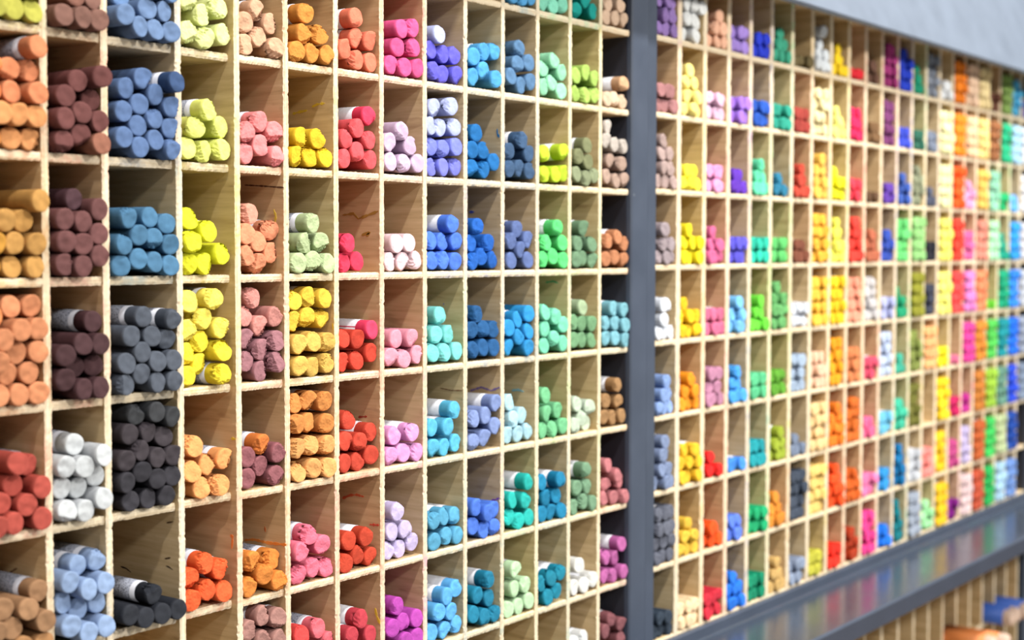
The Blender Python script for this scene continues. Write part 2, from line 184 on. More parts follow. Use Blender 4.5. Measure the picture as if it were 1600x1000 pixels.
# pastel sticks of the left rack: column, row, pigment, x, z, how far the end stands out, wrapper shows, radius (0.1 mm)
STICKS = """0,1,0,7156,1976,122,0,96;0,1,0,7348,1976,60,0,96;0,1,0,7540,1976,49,0,96;0,1,0,7306,2163,59,0,96;0,1,0,7421,2318,91,0,96;0,1,0,7540,2168,106,0,96;0,2,1,7540,1680,118,1,96;0,2,1,7348,1488,-17,0,96;0,2,1,7540,1488,-17,0,96;0,2,1,7156,1488,44,0,96;0,2,1,7348,1296,11,0,96;0,2,1,7540,1296,111,0,96;0,2,1,7156,1296,17,0,96;0,2,2,7156,1104,160,0,96;0,2,2,7348,1104,116,0,96;0,2,2,7540,1104,85,0,96;0,2,2,7329,913,20,0,96;0,2,2,7521,913,21,0,96;0,2,2,7137,913,38,0,96;0,3,3,7540,401,124,0,96;0,3,3,7446,234,2,0,96;0,3,3,7254,235,47,0,96;0,3,3,7349,47,27,0,96;0,3,3,7540,42,62,0,96;0,3,3,7157,45,53,0,96;0,3,3,7344,-150,-16,0,96;0,3,3,7540,-150,35,0,96;0,3,3,7112,-141,27,0,96;0,4,4,7540,-480,-28,0,96;0,4,4,7345,-480,-37,0,96;0,4,4,7172,-748,133,0,96;0,4,4,7348,-672,108,0,96;0,4,4,7540,-672,68,0,96;0,4,4,7348,-864,27,0,96;0,4,4,7540,-864,63,0,96;0,4,4,7109,-930,144,0,96;0,4,4,7267,-1038,18,0,96;0,4,4,7460,-1038,41,0,96;0,4,4,7157,-1203,66,0,96;0,4,4,7348,-1213,63,0,96;0,4,4,7540,-1213,56,0,96;0,4,4,7136,-559,24,0,96;0,5,5,7314,-1971,4,0,96;0,5,5,7540,-2008,93,0,96;0,5,5,7494,-1822,-51,1,96;0,5,5,7402,-2142,75,0,96;0,5,5,7176,-2104,27,0,96;0,5,5,7264,-2275,93,0,96;0,5,5,7540,-2275,88,0,96;0,5,5,7072,-2274,160,0,96;0,5,5,7307,-1779,97,0,96;0,6,6,7540,-2902,18,1,96;0,6,6,7388,-3019,97,0,96;0,6,6,7540,-3146,125,0,96;0,6,6,7183,-2991,27,0,96;0,6,6,7264,-3166,28,0,96;0,6,6,7348,-3338,71,0,96;0,6,6,7540,-3338,88,0,96;0,6,6,7072,-3150,121,0,96;1,1,7,7802,1976,113,0,96;1,1,7,7980,1976,136,0,96;1,1,7,8164,1976,114,0,96;1,1,7,7972,2167,41,0,96;1,1,7,8164,2167,19,0,96;1,2,8,7977,1443,54,0,96;1,2,8,8164,1489,147,0,96;1,2,8,7845,1303,64,0,96;1,2,8,8164,1297,-19,0,96;1,2,8,7803,1105,117,0,96;1,2,8,7983,1170,105,0,96;1,2,8,8164,1105,109,0,96;1,2,8,7803,913,91,0,96;1,2,8,7983,978,79,0,96;1,2,9,8164,913,127,0,96;1,3,10,7987,427,-34,0,96;1,3,11,7812,253,77,0,96;1,3,11,8003,235,74,0,96;1,3,11,8164,344,83,0,96;1,3,11,7802,61,107,0,96;1,3,11,7994,42,82,0,96;1,3,11,8164,131,79,0,96;1,3,11,7802,-131,92,0,96;1,3,11,7994,-150,78,0,96;1,3,11,8164,-61,86,0,96;1,4,12,8164,-637,-23,1,96;1,4,12,7802,-911,78,0,96;1,4,12,7972,-821,93,0,96;1,4,12,8164,-829,85,0,96;1,4,12,7972,-1021,-31,0,96;1,4,12,8164,-1021,-29,0,96;1,4,12,7802,-1122,71,0,96;1,4,12,7972,-1213,98,0,96;1,4,12,8164,-1213,79,0,96;1,5,13,7967,-1701,-39,1,96;1,5,13,8164,-1803,111,0,96;1,5,13,7802,-1869,68,0,96;1,5,13,7993,-1891,67,0,96;1,5,13,7993,-2083,-36,0,96;1,5,13,8164,-1995,-15,0,96;1,5,13,7802,-2253,72,0,96;1,5,13,7993,-2275,72,0,96;1,5,13,8164,-2187,104,0,96;1,5,13,7802,-2061,-2,0,96;1,6,14,7964,-2762,-12,1,96;1,6,14,8156,-2744,5,1,96;1,6,14,8164,-2936,113,0,96;1,6,14,7802,-2865,102,0,96;1,6,14,7973,-2954,130,0,96;1,6,14,7973,-3146,-30,0,96;1,6,14,8164,-3128,-12,0,96;1,6,14,7802,-3249,107,0,96;1,6,14,7973,-3338,123,0,96;1,6,14,8164,-3320,118,0,96;1,6,14,7802,-3057,-2,0,96;2,1,15,8441,2059,122,0,96;2,1,15,8614,1976,103,0,96;2,1,15,8806,1976,77,0,96;2,1,15,8998,1976,68,0,96;2,1,15,8738,2155,52,0,96;2,1,15,8930,2155,52,0,96;2,1,15,8507,2239,-34,0,96;2,1,15,8806,2335,104,0,96;2,1,15,8998,2335,83,0,96;2,2,16,8531,1432,-1,0,96;2,2,16,8696,1531,39,0,96;2,2,16,8671,1300,12,0,96;2,2,16,8835,1399,33,0,96;2,2,16,8998,1297,70,0,96;2,2,16,8495,1224,9,0,96;2,2,16,8646,1105,18,0,96;2,2,16,8822,1181,35,0,96;2,2,16,8998,1105,46,0,96;2,2,16,8471,992,46,0,96;2,2,16,8646,913,48,0,96;2,2,16,8822,989,43,0,96;2,2,16,8998,913,76,0,96;2,2,17,8998,1520,138,1,96;2,3,18,8508,279,52,0,96;2,3,18,8800,288,-18,0,96;2,3,18,8985,234,-6,0,96;2,3,18,8451,42,55,0,96;2,3,18,8624,125,51,0,96;2,3,18,8814,97,29,0,96;2,3,18,8998,42,31,0,96;2,3,18,8437,-150,25,0,96;2,3,18,8619,-88,43,0,96;2,3,18,8809,-117,33,0,96;2,3,18,8998,-150,28,0,96;2,4,19,8998,-641,65,1,96;2,4,19,8520,-777,54,0,96;2,4,19,8781,-792,23,0,96;2,4,19,8969,-831,-3,0,96;2,4,19,8469,-1021,48,0,96;2,4,19,8637,-929,62,0,96;2,4,19,8806,-1021,67,0,96;2,4,19,8998,-1021,61,0,96;2,4,19,8465,-1213,50,0,96;2,4,19,8635,-1124,50,0,96;2,4,19,8806,-1213,64,0,96;2,4,19,8998,-1213,69,0,96;2,4,19,8693,-613,11,1,96;2,5,20,8616,-1498,-10,0,96;2,5,20,8815,-1488,38,0,96;2,5,20,8998,-1547,42,0,96;2,5,21,8522,-1665,15,0,96;2,5,21,8742,-1666,1,0,96;2,5,21,8925,-1725,-8,0,96;2,5,21,8454,-1896,52,0,96;2,5,21,8632,-1823,44,0,96;2,5,21,8806,-1904,54,0,96;2,5,21,8998,-1903,49,0,96;2,5,22,8454,-2089,60,0,96;2,5,22,8632,-2015,52,0,96;2,5,22,8806,-2096,51,0,96;2,5,22,8998,-2095,24,0,96;2,5,22,8539,-2275,-4,0,96;2,5,22,8736,-2275,-1,0,96;2,5,22,8932,-2275,21,0,96;2,6,23,8751,-3154,45,1,96;2,6,23,8433,-3274,112,0,96;2,6,23,8614,-3338,99,0,96;2,6,23,8806,-3338,100,0,96;2,6,23,8998,-3338,96,0,96;3,1,24,9276,2018,-13,0,105;3,1,24,9484,1985,-16,0,105;3,1,24,9713,2047,-26,0,105;3,1,24,9465,2200,-37,0,105;3,1,24,9685,2293,-48,0,105;3,1,24,9297,2326,-44,0,105;3,2,25,9495,1314,8,1,105;3,2,25,9337,1140,6,0,105;3,2,25,9685,1165,-49,0,105;3,2,25,9269,942,-29,0,105;3,2,25,9478,922,-44,0,105;3,2,25,9686,952,-19,0,105;3,3,26,9298,288,-48,0,105;3,3,26,9496,170,-7,1,105;3,3,26,9285,68,19,0,105;3,3,26,9669,-42,-12,0,105;3,3,26,9269,-141,-42,0,105;3,3,26,9479,-139,-36,0,105;3,4,27,9269,-490,-36,0,105;3,4,27,9547,-476,7,1,105;3,4,27,9269,-762,-50,0,105;3,4,27,9455,-664,-49,0,105;3,4,27,9655,-754,-15,0,105;3,4,28,9448,-874,-88,0,105;3,4,28,9657,-969,3,0,105;3,4,28,9269,-984,-75,0,105;3,4,28,9448,-1094,-102,0,105;3,4,28,9269,-1204,-67,0,105;3,4,28,9641,-1198,18,1,105;3,5,29,9320,-1862,-34,0,105;3,5,29,9682,-2021,-14,1,105;3,5,29,9269,-2093,-11,0,105;3,5,29,9475,-2051,-20,0,105;3,5,29,9401,-2266,-29,0,105;3,5,29,9611,-2266,-5,0,105;3,6,30,9269,-3116,-58,0,105;3,6,30,9443,-2999,-30,1,105;3,6,30,9634,-3087,-28,1,105;3,6,30,9468,-3261,-26,0,105;3,6,30,9672,-3311,-27,0,105;3,6,30,9269,-3329,-27,0,105;4,1,31,9993,2195,-38,0,105;4,1,31,10151,2333,-26,1,105;4,1,31,10332,2224,-26,0,105;4,1,31,9993,1985,-29,0,105;4,1,31,10180,2079,-37,0,105;4,1,31,10367,1985,15,0,105;4,2,32,9993,1141,-15,0,105;4,2,32,10173,1250,-25,1,105;4,2,32,10367,1165,-15,0,105;4,2,32,9993,931,-28,0,105;4,2,32,10182,1021,-15,0,105;4,2,32,10367,922,28,0,105;4,3,33,10067,347,-56,0,105;4,3,34,9993,151,-25,0,105;4,3,34,10189,77,-75,0,105;4,3,34,10367,188,-80,1,105;4,3,34,9993,-59,-5,0,105;4,3,34,10186,-141,-63,0,105;4,3,34,10367,-35,-70,0,105;4,4,35,10115,-480,-70,0,105;4,4,35,9993,-651,-55,0,105;4,4,35,10175,-755,-34,0,105;4,4,35,10367,-670,-18,0,105;4,4,36,9993,-879,-46,0,105;4,4,36,10172,-989,-10,0,105;4,4,36,10367,-911,2,0,105;4,4,36,9993,-1098,-48,0,105;4,4,36,10174,-1204,-26,0,105;4,4,36,10367,-1121,12,0,105;4,5,37,10169,-1929,-5,1,105;4,5,38,9993,-2042,-45,0,105;4,5,38,10367,-2032,16,0,105;4,5,38,10175,-2148,-46,0,105;4,5,38,9993,-2253,-47,0,105;4,5,38,10351,-2261,-3,0,105;4,6,39,10038,-3079,-13,1,105;4,6,39,10353,-3114,-69,1,105;4,6,39,9993,-3329,-12,0,105;4,6,39,10180,-3234,6,0,105;4,6,39,10367,-3329,29,0,105;4,7,40,10167,-3645,-6,1,105;4,7,40,10367,-3707,3,1,105;4,7,40,9993,-3763,-27,0,105;4,7,40,10159,-3891,0,0,105;4,7,40,10367,-3920,13,0,105;5,1,41,10778,2381,19,1,105;5,1,41,10753,2172,20,0,105;5,1,41,10977,2191,26,0,105;5,1,41,10659,1985,11,0,105;5,1,41,10869,1993,17,0,105;5,1,41,11088,1998,19,0,105;5,2,42,10718,1132,14,0,105;5,2,42,10991,1136,-28,0,105;5,2,42,10647,935,15,0,105;5,2,42,10857,942,-1,0,105;5,2,42,11086,949,-7,0,105;5,3,43,10871,268,16,1,105;5,3,43,10780,66,2,0,105;5,3,43,11042,74,-38,0,105;5,3,43,10670,-137,8,0,105;5,3,43,10879,-119,5,0,105;5,3,43,11088,-141,19,0,105;5,4,44,10647,-512,-40,0,105;5,4,44,10856,-486,-31,1,105;5,4,44,11065,-504,-7,0,105;5,4,44,10647,-728,-42,0,105;5,4,44,10855,-696,-54,0,105;5,4,44,11064,-715,-41,0,105;5,4,45,10669,-962,25,0,105;5,4,45,10879,-945,12,0,105;5,4,45,11088,-963,3,0,105;5,4,45,10670,-1185,34,0,105;5,4,45,10879,-1204,-2,0,105;5,4,45,11088,-1178,13,0,105;5,5,46,10658,-1564,-36,0,105;5,5,46,10868,-1554,-49,1,105;5,5,46,11076,-1578,-24,1,105;5,5,46,10647,-1773,7,0,105;5,5,46,10857,-1781,-41,0,105;5,5,46,11088,-1809,-13,0,105;5,5,47,10647,-2020,17,0,105;5,5,47,10867,-2015,-18,0,105;5,5,47,11088,-2034,8,0,105;5,5,47,10669,-2266,-6,0,105;5,5,47,10878,-2252,4,0,105;5,5,47,11088,-2266,19,0,105;5,6,48,10836,-2937,-16,1,105;5,6,48,11002,-3066,5,0,105;5,6,48,10679,-3084,24,0,105;5,6,48,10674,-3329,-19,0,105;5,6,48,10880,-3288,-16,0,105;5,6,48,11088,-3319,-22,0,105;5,7,49,10954,-3935,-11,1,105;5,7,49,11083,-4100,13,0,105;5,7,50,10725,-3968,-28,1,105;6,1,51,11540,2434,5,1,105;6,1,51,11574,2226,-27,1,105;6,1,51,11784,2220,-13,0,105;6,1,51,11378,2091,6,0,105;6,1,51,11568,1996,-11,0,105;6,1,51,11800,1997,-28,0,105;6,2,52,11744,1422,-3,1,105;6,2,53,11587,1282,-21,0,105;6,2,53,11416,1161,-23,0,105;6,2,53,11763,1168,-10,0,105;6,2,53,11584,1035,-19,0,105;6,2,53,11391,952,-35,0,105;6,2,53,11780,958,-14,0,105;6,3,54,11399,67,22,0,105;6,3,54,11594,-127,-45,0,105;6,3,54,11368,-141,-30,0,105;6,4,55,11800,-862,-16,1,105;6,4,56,11368,-936,-33,0,105;6,4,56,11577,-952,-21,0,105;6,4,56,11800,-1110,-28,0,105;6,4,56,11368,-1189,-35,0,105;6,4,56,11578,-1181,-34,0,105;6,5,57,11437,-1811,-21,0,105;6,5,57,11800,-1972,-43,1,105;6,5,57,11378,-2026,-13,0,105;6,5,57,11607,-2056,-18,0,105;6,5,57,11372,-2259,-20,0,105;6,5,57,11582,-2266,-30,0,105;6,5,57,11786,-2218,-20,0,105;6,6,58,11454,-3103,-43,1,105;6,6,58,11687,-3090,-3,1,105;6,6,58,11378,-3329,-20,0,105;6,6,58,11580,-3271,-22,0,105;6,6,58,11783,-3324,-33,0,105;6,7,59,11620,-3972,-15,1,105;6,7,59,11445,-4123,7,1,105;6,7,59,11779,-4183,-32,0,105;7,1,60,12250,2403,21,0,105;7,1,60,12457,2438,5,0,105;7,1,60,12201,2199,6,0,105;7,1,60,12485,2230,-7,0,105;7,1,60,12097,1999,5,0,105;7,1,60,12307,1992,18,0,105;7,1,60,12521,2003,20,0,105;7,2,61,12248,1293,21,0,105;7,2,61,12083,1163,-8,0,105;7,2,61,12397,1144,20,0,105;7,2,61,12101,954,-13,0,105;7,2,61,12311,946,1,0,105;7,2,61,12521,957,18,0,105;7,3,62,12176,65,11,0,105;7,3,62,12386,74,4,0,105;7,3,62,12101,-132,-16,0,105;7,3,62,12311,-132,-25,0,105;7,3,62,12521,-120,-18,0,105;7,4,63,12216,-983,-37,0,105;7,4,63,12426,-981,14,0,105;7,4,63,12105,-1177,-11,0,105;7,4,63,12313,-1204,-6,0,105;7,4,63,12521,-1169,15,0,105;7,5,64,12189,-2050,-40,1,105;7,5,64,12428,-2033,22,1,105;7,5,64,12102,-2266,-10,0,105;7,5,64,12311,-2249,-18,0,105;7,5,64,12521,-2264,2,0,105;7,6,65,12212,-2894,-15,1,105;7,6,65,12148,-3111,-42,0,105;7,6,65,12358,-3117,-25,0,105;7,6,65,12080,-3310,-41,0,105;7,6,65,12289,-3329,-59,0,105;7,6,65,12493,-3280,-47,0,105;7,7,66,12230,-3956,-33,0,105;7,7,66,12311,-4150,-21,0,105;7,7,66,12521,-4147,-1,0,105;7,7,66,12090,-4169,18,0,105;7,7,66,12303,-4360,20,0,105;7,7,66,12513,-4357,5,0,105;8,1,67,12907,2421,11,0,105;8,1,68,12801,2239,-29,0,105;8,1,68,13009,2210,-14,0,105;8,1,68,13218,2220,-21,0,105;8,1,68,12810,2005,9,0,105;8,1,68,13019,1985,-35,0,105;8,1,68,13229,1995,6,0,105;8,2,69,12851,1595,-13,0,105;8,2,69,13137,1634,-2,0,105;8,2,69,12801,1390,-19,0,105;8,2,69,13011,1387,-64,0,105;8,2,69,13231,1406,-31,0,105;8,2,70,12801,1158,-19,0,105;8,2,70,13010,1145,-16,0,105;8,2,70,13218,1177,4,0,105;8,2,71,12817,931,-32,0,105;8,2,71,13027,936,-30,0,105;8,2,71,13250,951,-34,0,105;8,3,72,13165,297,-1,1,105;8,3,72,12801,101,-31,0,105;8,3,72,13033,95,-47,0,105;8,3,72,13250,96,-22,0,105;8,3,72,12801,-124,-8,0,105;8,3,72,13011,-121,-17,0,105;8,3,72,13220,-136,-10,0,105;8,4,73,13000,-754,-56,1,105;8,4,73,12911,-970,-41,0,105;8,4,73,13124,-969,-27,0,105;8,4,73,12801,-1169,3,0,105;8,4,73,13010,-1173,6,0,105;8,4,73,13242,-1168,-4,0,105;8,5,74,13160,-1846,27,1,105;8,5,74,12818,-2020,-24,0,105;8,5,74,13061,-2032,12,1,105;8,5,74,12821,-2251,-3,0,105;8,5,74,13031,-2266,-22,0,105;8,5,74,13239,-2238,-25,0,105;8,6,75,12806,-3078,20,0,105;8,6,75,13015,-3061,-10,1,105;8,6,75,13250,-3091,-45,1,105;8,6,75,12834,-3329,-3,0,105;8,6,75,13041,-3293,4,0,105;8,6,75,13250,-3319,2,0,105;8,7,76,13250,-3942,-21,1,105;8,7,76,13046,-3993,12,1,105;8,7,76,12916,-4158,-1,0,105;8,7,76,13124,-4188,8,0,105;8,7,76,12801,-4376,-24,0,105;8,7,76,13033,-4392,-13,0,105;8,7,76,13241,-4363,-14,0,105;9,1,77,13759,2320,-23,1,105;9,1,77,13967,2347,-16,0,105;9,1,77,13558,2241,-8,0,105;9,1,77,13535,2002,-1,0,105;9,1,77,13723,2095,6,0,105;9,1,77,13967,2016,8,0,105;9,2,78,13601,1359,-5,0,105;9,2,78,13530,1162,-9,0,105;9,2,78,13740,1168,-6,0,105;9,2,78,13530,952,-20,0,105;9,2,78,13767,943,-15,0,105;9,2,78,13953,1041,-15,0,105;9,3,79,13617,268,7,0,105;9,3,79,13530,77,-31,0,105;9,3,79,13904,81,-60,0,105;9,3,79,13530,-133,4,0,105;9,3,79,13733,-81,-23,0,105;9,3,79,13967,-119,-36,0,105;9,4,80,13638,-757,-21,1,105;9,4,80,13536,-942,-12,0,105;9,4,80,13746,-937,-9,0,105;9,4,80,13956,-948,-14,0,105;9,4,80,13530,-1174,5,0,105;9,4,80,13739,-1156,-3,0,105;9,4,80,13949,-1167,-8,0,105;9,5,81,13967,-1832,15,1,105;9,5,81,13587,-1989,-15,0,105;9,5,81,13808,-1969,-19,0,105;9,5,81,13967,-2106,3,0,105;9,5,81,13576,-2266,-19,0,105;9,5,81,13784,-2235,-12,0,105;9,6,82,13567,-3031,37,0,105;9,6,82,13757,-3119,69,0,105;9,6,82,13967,-3119,-19,0,105;9,6,82,13552,-3255,-10,0,105;9,6,82,13757,-3329,-2,0,105;9,6,82,13967,-3329,-7,0,105;9,7,83,13854,-3946,-3,1,105;9,7,83,13638,-4099,-5,0,105;9,7,83,13889,-4179,-30,0,105;9,7,83,13530,-4303,20,0,105;9,7,83,13741,-4374,23,0,105;9,7,83,13967,-4378,7,0,105;10,0,84,14262,3047,35,0,105;10,0,84,14472,3047,23,0,105;10,0,84,14679,3083,5,0,105;10,1,85,14499,2441,-43,0,105;10,1,85,14426,2243,-13,0,105;10,1,85,14634,2277,4,0,105;10,1,85,14290,2083,-8,0,105;10,1,85,14479,1990,-3,0,105;10,1,85,14679,2054,-4,0,105;10,2,86,14540,1336,-22,1,105;10,2,86,14247,1181,-10,0,105;10,2,86,14679,1178,-26,0,105;10,2,86,14247,971,3,0,105;10,2,86,14470,989,-18,0,105;10,2,86,14679,968,-13,0,105;10,3,87,14480,252,-59,1,105;10,3,87,14329,106,-32,0,105;10,3,87,14676,125,-32,0,105;10,3,87,14509,-2,-19,0,105;10,3,87,14344,-133,-43,0,105;10,3,87,14679,-125,-34,0,105;10,4,88,14262,-942,-16,0,105;10,4,88,14477,-850,-42,1,105;10,4,88,14679,-790,-19,0,105;10,4,88,14672,-999,-14,0,105;10,4,88,14301,-1186,-44,0,105;10,4,88,14469,-1060,-12,0,105;10,4,88,14622,-1204,22,0,105;10,5,89,14327,-1859,-50,0,105;10,5,89,14367,-2065,-18,0,105;10,5,89,14575,-2039,-50,0,105;10,5,89,14247,-2248,-14,0,105;10,5,89,14457,-2255,-24,0,105;10,5,89,14679,-2243,-27,0,105;10,6,90,14649,-2869,8,1,105;10,6,90,14299,-3044,22,0,105;10,6,90,14579,-3088,11,1,105;10,6,90,14256,-3249,-6,0,105;10,6,90,14451,-3327,-4,0,105;10,6,90,14661,-3310,1,0,105;10,7,91,14433,-3934,-26,1,105;10,7,91,14421,-4167,-41,0,105;10,7,91,14630,-4153,-23,0,105;10,7,91,14261,-4392,-20,0,105;10,7,91,14471,-4392,-17,0,105;10,7,91,14679,-4360,-9,0,105;11,0,92,14959,3047,-3,0,105;11,0,92,15169,3047,-17,0,105;11,0,92,15386,3078,-22,0,105;11,0,92,15252,3240,-2,0,105;11,1,93,15177,2365,5,0,105;11,1,93,15002,2249,-42,0,105;11,1,93,15335,2227,5,0,105;11,1,93,14959,2017,1,0,105;11,1,93,15157,2088,-17,0,105;11,1,93,15357,2003,-21,0,105;11,2,94,14968,1197,10,1,105;11,2,94,15386,1238,11,1,105;11,2,94,14959,939,17,0,105;11,2,94,15177,947,34,0,105;11,2,94,15386,966,12,0,105;11,3,95,15266,280,0,1,105;11,3,95,15047,88,-18,0,105;11,3,95,15386,90,-9,0,105;11,3,95,14976,-117,-16,0,105;11,3,95,15183,-80,-14,0,105;11,3,95,15386,-132,4,0,105;11,4,96,14984,-777,19,1,105;11,4,96,15197,-837,28,0,105;11,4,96,14992,-987,1,0,105;11,4,96,15386,-949,8,0,105;11,4,96,14994,-1197,-12,0,105;11,4,96,15188,-1118,11,0,105;11,4,96,15386,-1188,9,0,105;11,5,97,15050,-1830,-25,0,105;11,5,97,15037,-2058,10,0,105;11,5,97,15325,-2039,-32,0,105;11,5,97,14968,-2262,-14,0,105;11,5,97,15178,-2265,-15,0,105;11,5,97,15386,-2240,13,0,105;11,6,98,15314,-2922,30,1,105;11,6,98,14979,-2920,-32,0,105;11,6,98,15042,-3120,-2,0,105;11,6,98,15312,-3132,-43,0,105;11,6,98,14959,-3313,-16,0,105;11,6,98,15176,-3323,-22,0,105;11,6,98,15386,-3329,-7,0,105;11,7,99,15386,-4134,-16,1,105;11,7,99,15179,-4167,-20,1,105;11,7,99,14959,-4197,-14,0,105;11,7,99,15077,-4391,3,0,105;11,7,99,15283,-4350,-5,0,105;12,0,100,15666,3050,7,0,105;12,0,100,16089,3090,-28,0,105;12,0,100,15853,3195,28,0,105;12,1,101,15669,2222,-3,0,105;12,1,101,15887,2277,11,0,105;12,1,101,16089,2221,14,0,105;12,1,101,15666,1996,0,0,105;12,1,101,15876,1991,7,0,105;12,1,101,16089,2011,3,0,105;12,2,102,15941,1349,-8,1,105;12,2,102,15764,1200,-25,0,105;12,2,102,15965,1141,-11,0,105;12,2,103,15680,969,8,0,105;12,2,103,15885,922,20,0,105;12,2,103,16089,971,8,0,105;12,3,104,15867,278,-3,1,105;12,3,104,15741,81,-17,0,105;12,3,104,16051,72,1,0,105;12,3,104,15671,-125,20,0,105;12,3,104,15880,-113,-47,0,105;12,3,104,16089,-139,-11,0,105;12,4,105,15897,-748,-42,1,105;12,4,106,15666,-930,-23,0,105;12,4,106,15875,-957,-39,0,105;12,4,106,16089,-964,-19,0,105;12,4,106,15666,-1161,-22,0,105;12,4,106,15879,-1167,-41,0,105;12,4,106,16089,-1178,-18,0,105;12,5,107,15766,-1997,-35,0,105;12,5,107,15860,-2185,-23,0,105;12,5,107,16028,-2058,-9,0,105;12,5,107,15666,-2266,8,0,105;12,5,107,16053,-2266,-102,0,105;12,6,108,15938,-2873,3,1,105;12,6,108,15762,-3095,-28,0,105;12,6,108,15977,-3095,-9,0,105;12,6,108,15679,-3329,-8,0,105;12,6,108,15884,-3283,-8,0,105;12,6,108,16089,-3329,7,0,105;12,7,109,15773,-4110,8,1,105;12,7,109,15667,-4377,6,0,105;12,7,109,15877,-4381,15,0,105;12,7,109,16083,-4341,16,1,105;12,8,110,15920,-5097,-23,1,105;12,8,110,15712,-5124,-34,0,105;13,0,111,16457,3231,-33,0,100;13,0,111,16723,3253,-3,0,100;13,0,111,16367,3049,2,0,100;13,0,111,16578,3065,3,0,100;13,0,111,16809,3066,-5,0,100;13,1,112,16809,2224,0,1,100;13,1,113,16390,1987,5,0,100;13,1,113,16610,2007,-23,0,100;13,1,113,16809,1985,-23,0,100;13,2,114,16454,1617,-21,0,100;13,2,114,16364,1439,13,0,100;13,2,114,16609,1401,-19,0,100;13,2,114,16809,1389,-7,0,100;13,2,115,16530,1178,-30,0,100;13,2,115,16758,1156,1,0,100;13,2,115,16417,974,-18,0,100;13,2,115,16610,921,9,0,100;13,2,115,16809,940,21,0,100;13,3,116,16432,116,2,0,100;13,3,116,16630,174,26,1,100;13,3,116,16809,84,14,0,100;13,3,116,16397,-117,-12,0,100;13,3,116,16596,-95,-1,0,100;13,3,116,16809,-129,16,0,100;13,4,117,16566,-781,10,1,100;13,4,117,16809,-809,21,1,100;13,4,117,16411,-973,-16,0,100;13,4,117,16611,-976,7,0,100;13,4,117,16809,-1009,47,0,100;13,4,117,16411,-1173,-15,0,100;13,4,117,16611,-1176,8,0,100;13,4,117,16809,-1209,48,0,100;13,5,118,16716,-1818,-16,1,100;13,5,118,16394,-2007,1,0,100;13,5,118,16751,-2044,-24,0,100;13,5,118,16385,-2221,-17,0,100;13,5,118,16597,-2242,-14,0,100;13,5,118,16796,-2238,-1,0,100;13,6,119,16500,-2882,-24,0,100;13,6,119,16642,-3024,51,0,100;13,6,119,16485,-3147,-51,0,100;13,6,119,16809,-3134,-54,0,100;13,6,119,16364,-3306,3,0,100;13,6,119,16609,-3332,-2,0,100;13,6,119,16809,-3334,49,0,100;13,7,120,16809,-3991,3,1,100;13,7,120,16411,-4111,16,0,100;13,7,120,16718,-4169,-41,0,100;13,7,120,16413,-4366,-10,0,100;13,7,120,16611,-4395,-10,0,100;13,7,120,16809,-4365,43,0,100;13,8,121,16577,-4981,-10,1,100;13,8,121,16809,-5093,10,0,100;13,8,121,16386,-5099,25,0,100;13,8,121,16809,-5293,-2,0,100"""
MARKS = [(4, (235, 140, 60), [(0.0601, -0.3004), (0.0459, -0.2982), (0.0272, -0.2992), (-0.0004, -0.298)]), (6, (205, 90, 55), [(0.0569, -0.2761), (0.0448, -0.2713), (0.0353, -0.2698), (0.0246, -0.271)]), (5, (225, 190, 60), [(0.0596, 0.1432), (0.0502, 0.1447), (0.0384, 0.1458)]), (5, (225, 190, 60), [(0.0314, 0.1491), (0.0233, 0.1513), (0.0129, 0.1518)]), (6, (165, 120, 50), [(0.0554, 0.0376), (0.0387, 0.0391), (0.0316, 0.0333), (0.0176, 0.0371), (0.0025, 0.0412)]), (6, (165, 120, 50), [(0.027, 0.0155), (0.0141, 0.0186), (0.02, 0.0141)]), (6, (165, 60, 40), [(0.0325, -0.1838), (0.0196, -0.1822)]), (8, (120, 85, 60), [(0.036, -0.1627), (0.019, -0.1645), (0.0023, -0.1636)]), (9, (130, 110, 160), [(0.047, -0.172), (0.0297, -0.1667), (0.015, -0.1701), (0.0017, -0.1651)]), (9, (25, 110, 165), [(0.0063, 0.1442), (0.0059, 0.1385), (0.003, 0.1336)]), (4, (95, 65, 45), [(0.0566, 0.0654), (0.031, 0.0638), (0.0003, 0.0616)]), (2, (70, 55, 40), [(0.0861, -0.3075), (0.0777, -0.3083), (0.0706, -0.3112)]), (2, (70, 55, 40), [(0.0196, -0.2981), (0.0147, -0.2989), (0.0097, -0.3008)]), (2, (80, 60, 40), [(0.0182, -0.2573), (0.0084, -0.255)]), (2, (80, 60, 40), [(0.0214, -0.2917), (0.0127, -0.2896)]), (4, (215, 185, 70), [(0.0147, 0.0398), (0.0118, 0.0334), (0.013, 0.0262)]), (8, (70, 80, 170), [(0.0298, -0.0636), (0.0306, -0.0636)]), (9, (60, 85, 180), [(0.0491, 0.0457), (0.041, 0.0456)]), (11, (90, 170, 120), [(0.0355, -0.042), (0.0229, -0.0403), (0.0154, -0.0427)]), (10, (140, 190, 200), [(0.0366, -0.1764), (0.0266, -0.175), (0.0179, -0.1769)]), (6, (225, 185, 60), [(0.0086, -0.3919), (0.0063, -0.4004), (0.0016, -0.4085)]), (4, (190, 110, 60), [(0.0305, -0.2828), (0.0294, -0.2885)]), (6, (210, 80, 60), [(0.0165, -0.3007), (0.0024, -0.2998)]), (3, (235, 130, 60), [(0.0102, -0.2793), (0.0069, -0.2805), (0.0081, -0.2925)]), (3, (225, 190, 60), [(0.0081, -0.184), (0.0014, -0.1843)]), (0, (120, 80, 50), [(0.0539, -0.2838), (0.0421, -0.278)]), (5, (225, 185, 60), [(0.0028, -0.0769), (0.0024, -0.0836)]), (9, (130, 80, 170), [(0.0148, -0.304), (0.0051, -0.3007), (0.0022, -0.2992)])]
